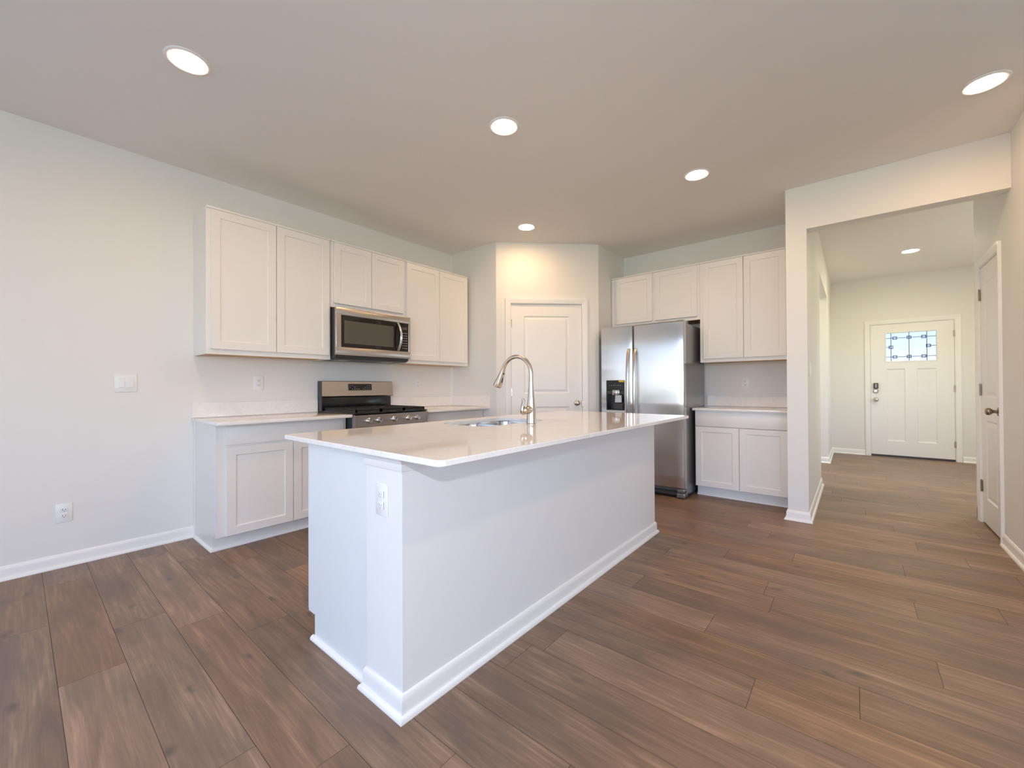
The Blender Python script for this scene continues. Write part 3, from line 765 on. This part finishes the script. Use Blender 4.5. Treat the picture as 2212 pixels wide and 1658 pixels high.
# touch panel leans with the backguard
tpn = MB().box(-.128, .128, -.003, .003, -.032, .032, .002, 1).build('touch_panel', 'glassblack', bk)
tpn.location = (.395, RD-.069, 1.137-.0); tpn.rotation_euler.x = R(-7)
mb = MB()
for i in range(10):
    for j in range(3):
        if 3 <= i <= 6 and j >= 1: continue
        if (i*7+j*3) % 5 == 0: continue
        mb.box(-.112+i*.0235, -.112+i*.0235+.010, -.0036, -.003, -.022+j*.017, -.022+j*.017+.005)
mb.build('button_print', 'mark', tpn, smooth=0)

# ------------------------------------------------------------------ microwave
mw = thing('microwave', 'stainless over-the-range microwave with curved handle hung above the range', 'microwave', (-3.478, 1.786, 1.388), FACE_X)
MWW, MWH, MWD = .784, .458, -XL-3.478-.004
MB().box(.004, MWW-.004, .030, MWD, .012, MWH-.002, .003, 1).build('body', 'darkgrey', mw)
MB().box(.012, MWW-.012, .035, MWD-.02, .0, .012, .003, 1).build('vent_base', 'darkgrey', mw)
for x_ in (.16, .62): MB().box(x_-.06, x_+.06, .15, .27, -.003, .002, .001, 1).build('grease_filter', 'steel', mw)
dw = .785
mb = MB(); z0, z1 = .032, MWH-.004; gx0, gx1, gz0, gz1 = .048, MWW-.022, .104, .388
mb.box(0, MWW, 0, .03, z0, gz0, .003, 2); mb.box(0, MWW, 0, .03, gz1, z1, .003, 2); mb.box(0, gx0, 0, .03, gz0-.003, gz1+.003, .002, 1); mb.box(gx1, MWW, 0, .03, gz0-.003, gz1+.003, .002, 1)
md = mb.build('door', 'steel', mw)
MB().box(gx0, .655, .002, .028, gz0, gz1).build('door_glass', 'glassblack', md, smooth=0)
MB().box(gx0+.03, .585, .0008, .004, gz0+.035, gz1-.045, .001, 1).build('door_window', 'mesh', md)
cpn = MB().box(.657, gx1, .002, .028, gz0, gz1).build('control_panel', 'glassblack', mw, smooth=0)
mb = MB()
for i in range(3):
    for j in range(7): mb.box(.690+i*.022, .690+i*.022+.011, .0012, .002, gz0+.03+j*.025, gz0+.03+j*.025+.006)
mb.build('keypad_print', 'mark', cpn, smooth=0)
MB().box(.686, .742, .001, .002, gz1-.065, gz1-.04).build('display', 'mesh', cpn, smooth=0)
hp = []; N = 14
for i in range(N+1):
    u = i/N; hp.append((.632+.008*math.sin(math.pi*u), -.006-.046*math.sin(math.pi*u)**.8, gz0+.006+(gz1-gz0-.012)*u))
MB().tube(hp, .013, 14, squash=(1.0, .55)).build('handle', 'chrome', md, smooth=60)
MB().box(MWW*.52-.015, MWW*.52+.015, -.0012, .0005, MWH-.040, MWH-.032, .0005, 1).build('emblem', 'mark', md)

# ------------------------------------------------------------------ refrigerator
FX0, FX1, FYF, FH = -2.214, -1.300, 4.239, 1.792
fr = thing('refrigerator', 'stainless side-by-side refrigerator with black water dispenser', 'refrigerator', (FX0, FYF, 0))
FW = FX1-FX0; gap = FW-.532
MB().box(.004, FW-.004, .078, .745, .03, FH-.022, .003, 1).build('body', 'fridgeside', fr)
def fdoor(x0, x1, hole=None):
    """door with a gently crowned front"""
    mb = MB(); z0, z1 = .105, FH; n = 14; c = .012
    def front(x): u = (x-x0)/(x1-x0)*2-1; return c*u*u*.6 if abs(u) < .94 else c*.6*u*u + .016*((abs(u)-.94)/.06)**2
    xs = sorted(set([x0+(x1-x0)*i/n for i in range(n+1)] + [x0+(x1-x0)*(1-.97), x0+(x1-x0)*.985] + ([hole[0], hole[1]] if hole else [])))
    zs = [z0, z0+.006, .6, 1.2, z1-.012, z1] if not hole else sorted([z0, z0+.006, hole[2], hole[3], z1-.012, z1])
    def fy_(x, z):
        y_ = front(x)
        if z == z0: y_ += .006
        if z == z1: y_ += .012
        return y_
    g = [[mb.b.verts.new((x, fy_(x, z), z)) for x in xs] for z in zs]
    for a in range(len(zs)-1):
        for b_ in range(len(xs)-1):
            if hole and zs[a] >= hole[2]-1e-6 and zs[a+1] <= hole[3]+1e-6 and xs[b_] >= hole[0]-1e-6 and xs[b_+1] <= hole[1]+1e-6: continue
            mb.b.faces.new((g[a][b_], g[a][b_+1], g[a+1][b_+1], g[a+1][b_]))
    bk_ = [mb.b.verts.new(p) for p in ((x0, .072, z0), (x1, .072, z0), (x1, .072, z1), (x0, .072, z1))]
    mb.b.faces.new(bk_)
    mb.b.faces.new([g[0][i] for i in range(len(xs))] + [bk_[1], bk_[0]]); mb.b.faces.new([g[-1][i] for i in range(len(xs))] + [bk_[2], bk_[3]])
    mb.b.faces.new([g[i][0] for i in range(len(zs))] + [bk_[3], bk_[0]]); mb.b.faces.new([g[i][-1] for i in range(len(zs))] + [bk_[2], bk_[1]])
    return mb
dsp = (.072, .290, .868, 1.200)
ld = fdoor(0, gap-.003, dsp).build('freezer_door', 'fridgesteel', fr, smooth=25)
rd = fdoor(gap+.003, FW).build('fridge_door', 'fridgesteel', fr, smooth=25)
dd = MB(); a, b_, z0, z1 = dsp
dd.box(a, b_, .0, .014, 1.085, z1, .002, 1)                        # control face
dd.box(a, a+.010, 0, .06, z0, 1.085); dd.box(b_-.010, b_, 0, .06, z0, 1.085); dd.box(a+.01, b_-.01, 0, .06, z0, z0+.012); dd.box(a+.01, b_-.01, .058, .07, z0, 1.085)
dp = dd.build('dispenser', 'black', ld, smooth=0)
MB().box(a+.004, b_-.004, -.002, .02, 1.045, 1.082, .002, 1).build('dispenser_trim', 'darkgrey', dp)
MB().box(a+.075, a+.155, -.004, .03, 1.035, 1.092, .004, 2).build('spout_housing', 'chrome', dp)
mb = MB(); mb.loft([[(a+.10, .02, 1.035), (a+.17, .02, 1.035), (a+.17, .045, 1.035), (a+.10, .045, 1.035)], [(a+.095, .015, .955), (a+.175, .015, .955), (a+.175, .03, .955), (a+.095, .03, .955)]])
mb.build('paddle', 'steel', dp, smooth=0)
MB().box(a+.09, b_-.02, -.001, .03, z0+.012, z0+.075, .003, 1).build('drip_tray', 'darkgrey', dp)
MB().box(a+.150, b_-.008, -.0012, .0006, 1.180, 1.196).build('sticker', 'yellow', dp, smooth=0)
mb = MB()
for i in range(6): mb.box(a+.035+i*.026, a+.045+i*.026, -.001, .0006, 1.140, 1.145)
mb.build('button_print', 'mark', dp, smooth=0)
MB().box(a+.10, a+.104, -.001, .0006, 1.155, 1.160).build('indicator', 'mark', dp, smooth=0)
def fhandle(x, par):
    mb = MB(); pts = []; z0, z1 = .62, 1.535; n = 18
    for i in range(n+1):
        u = i/n; bow = math.sin(math.pi*u)**.35 if 0 < u < 1 else 0
        pts.append((x, .004-.058*bow, z0+(z1-z0)*u))
    mb.tube(pts, .0165, 14, squash=(1.0, .7)); return mb.build('handle', 'steel', par, smooth=60)
fhandle(gap-.040, ld); fhandle(gap+.034, rd)
MB().box(.02, FW-.02, .020, .08, .030, .062, .004, 1).build('toe_grille', 'darkgrey', fr)
for x_ in (.0, FW-.085):
    MB().box(x_+.002, x_+.083, .008, .12, .012, .058, .008, 2).build('foot_cover', 'fridgeside', fr)
    MB().box(x_+.006, x_+.079, .012, .09, .062, .100, .006, 2).build('hinge_cover', 'fridgeside', fr)
MB().box(.01, FW-.01, .10, .7, 0, .03).build('plinth', 'dark', fr, smooth=0)
for x_ in (.01, FW-.075): MB().box(x_, x_+.065, .03, .20, FH-.021, FH+.006, .006, 2).build('top_hinge', 'fridgeside', fr)

# ------------------------------------------------------------------ outlets and switches
def outlet(label, loc, rotz, w=.076, h=.120, group='white wall outlets', gfci=False, slot='slot'):
    r = thing('wall_outlet', label, 'outlet', loc, rotz, group)
    pl = MB().box(-w/2, w/2, -.006, -.0005, -h/2, h/2, .003, 2).build('cover_plate', 'plate', r)
    MB().lathe([(0, 0), (.0035, 0), (.003, .001), (0, .0012)], 12, Matrix.Translation((0, -.006, 0)) @ Matrix.Rotation(R(90), 4, 'X')).build('screw', 'plate', pl)
    if gfci:
        MB().box(-.0165, .0165, -.0085, -.005, -.034, .034, .001, 1).build('receptacle', 'plate', r)
    for s_ in (-1, 1):
        zc_ = s_*.0195
        f = MB().box(-.0165, .0165, -.0095 if gfci else -.0085, -.005, zc_-.0135, zc_+.0135, .004 if not gfci else .001, 2).build('receptacle', 'plate', r)
        y_ = -.0099 if gfci else -.0089
        m_ = MB().box(-.0075, -.005, y_, -.006, zc_-.003, zc_+.007); m_.box(.005, .0075, y_, -.006, zc_-.002, zc_+.006); m_.box(-.002, .002, y_, -.006, zc_-.010, zc_-.006)
        m_.build('slots', slot, f, smooth=0)
    return r
outlet('low white outlet on the left wall above the baseboard', (XL, .198, .342), FACE_X)
outlet('white outlet on the left wall above the counter left of the range', (XL, 1.316, 1.176), FACE_X, gfci=True)
outlet('white outlet on the left wall right of the range', (XL, 2.975, 1.172), FACE_X)
outlet('white outlet above the small counter beside the refrigerator', (-.907, YF, 1.162), FACE_Y)
outlet('white outlet on the end post of the island', (-1.316, IY0, .728), FACE_Y, .074, .118, gfci=True, slot='paleslot')
def switch(label, loc, rotz, gangs):
    w = .072 + .046*(gangs-1); h = .122
    r = thing('light_switch', label, 'switch', loc, rotz, 'white light switches')
    pl = MB().box(-w/2, w/2, -.006, -.0005, -h/2, h/2, .003, 2).build('cover_plate', 'plate', r)
    for g in range(gangs):
        x_ = (g-(gangs-1)/2)*.046
        f = MB().box(x_-.0165, x_+.0165, -.0075, -.005, -.034, .034, .001, 1).build('rocker_frame', 'plate', r)
        m_ = MB(); sec = ((-.007, -.031), (-.0105, -.029), (-.0085, 0), (-.0075, .029), (-.007, .031))
        m_.loft([[(x_-.0145, a_, b2) for a_, b2 in sec], [(x_+.0145, a_, b2) for a_, b2 in sec]]); m_.build('rocker', 'plate', f, smooth=0)
    return r
switch('double white rocker switch on the left wall', (XL, .488, 1.171), FACE_X, 2)
switch('white light switch on the hall side of the pier', (XPR, 4.39, 1.272), FACE_X, 2)

# ------------------------------------------------------------------ recessed lamps
def can(label, x, y, z, lens='lens'):
    r = thing('recessed_light', label, 'light', (x, y, z), 0, 'recessed ceiling lamps')
    MB().lathe([(.076, -.003), (.080, -.006), (.092, -.006), (.097, -.003), (.098, 0), (.076, 0)], 40).build('trim_ring', 'trim', r, smooth=50)
    MB().lathe([(0, -.011), (.025, -.0102), (.048, -.0078), (.066, -.0048), (.0762, -.002)], 40).build('lamp_lens', lens, r, smooth=50)
    return r
can('round recessed lamp nearest the left wall, over the floor left of the island', -2.59, .555, ZC)
can('round recessed lamp above the island near the ceiling middle', -1.705, 1.987, ZC)
can('round recessed lamp at the upper right, before the hall opening', .569, 3.408, ZC)
can('round recessed lamp in front of the refrigerator', -.938, 3.417, ZC)
can('round recessed lamp in front of the pantry door', -2.609, 3.389, ZC)
can('round recessed lamp in the hall ceiling before the front door', .57, 7.32, ZH, 'lens_hall')
can('added unseen recessed lamp in the side room off the hall', -1.25, 6.55, ZH, 'lens_hall')  # added to brighten the wall strip seen through the hall opening
# lamps out of view; the middle one carries on the row over the living area
can('added unseen recessed lamp around the hall corner', 1.4, 6.5, ZH, 'lens_hall')  # added to brighten the hall from out of view
can('round recessed lamp over the living area, right of the photographer', .569, .555, ZC)
can('added unseen recessed lamp at the living side behind the photographer', -1.0, -1.6, ZC)  # unseen lamp added for light on the living side
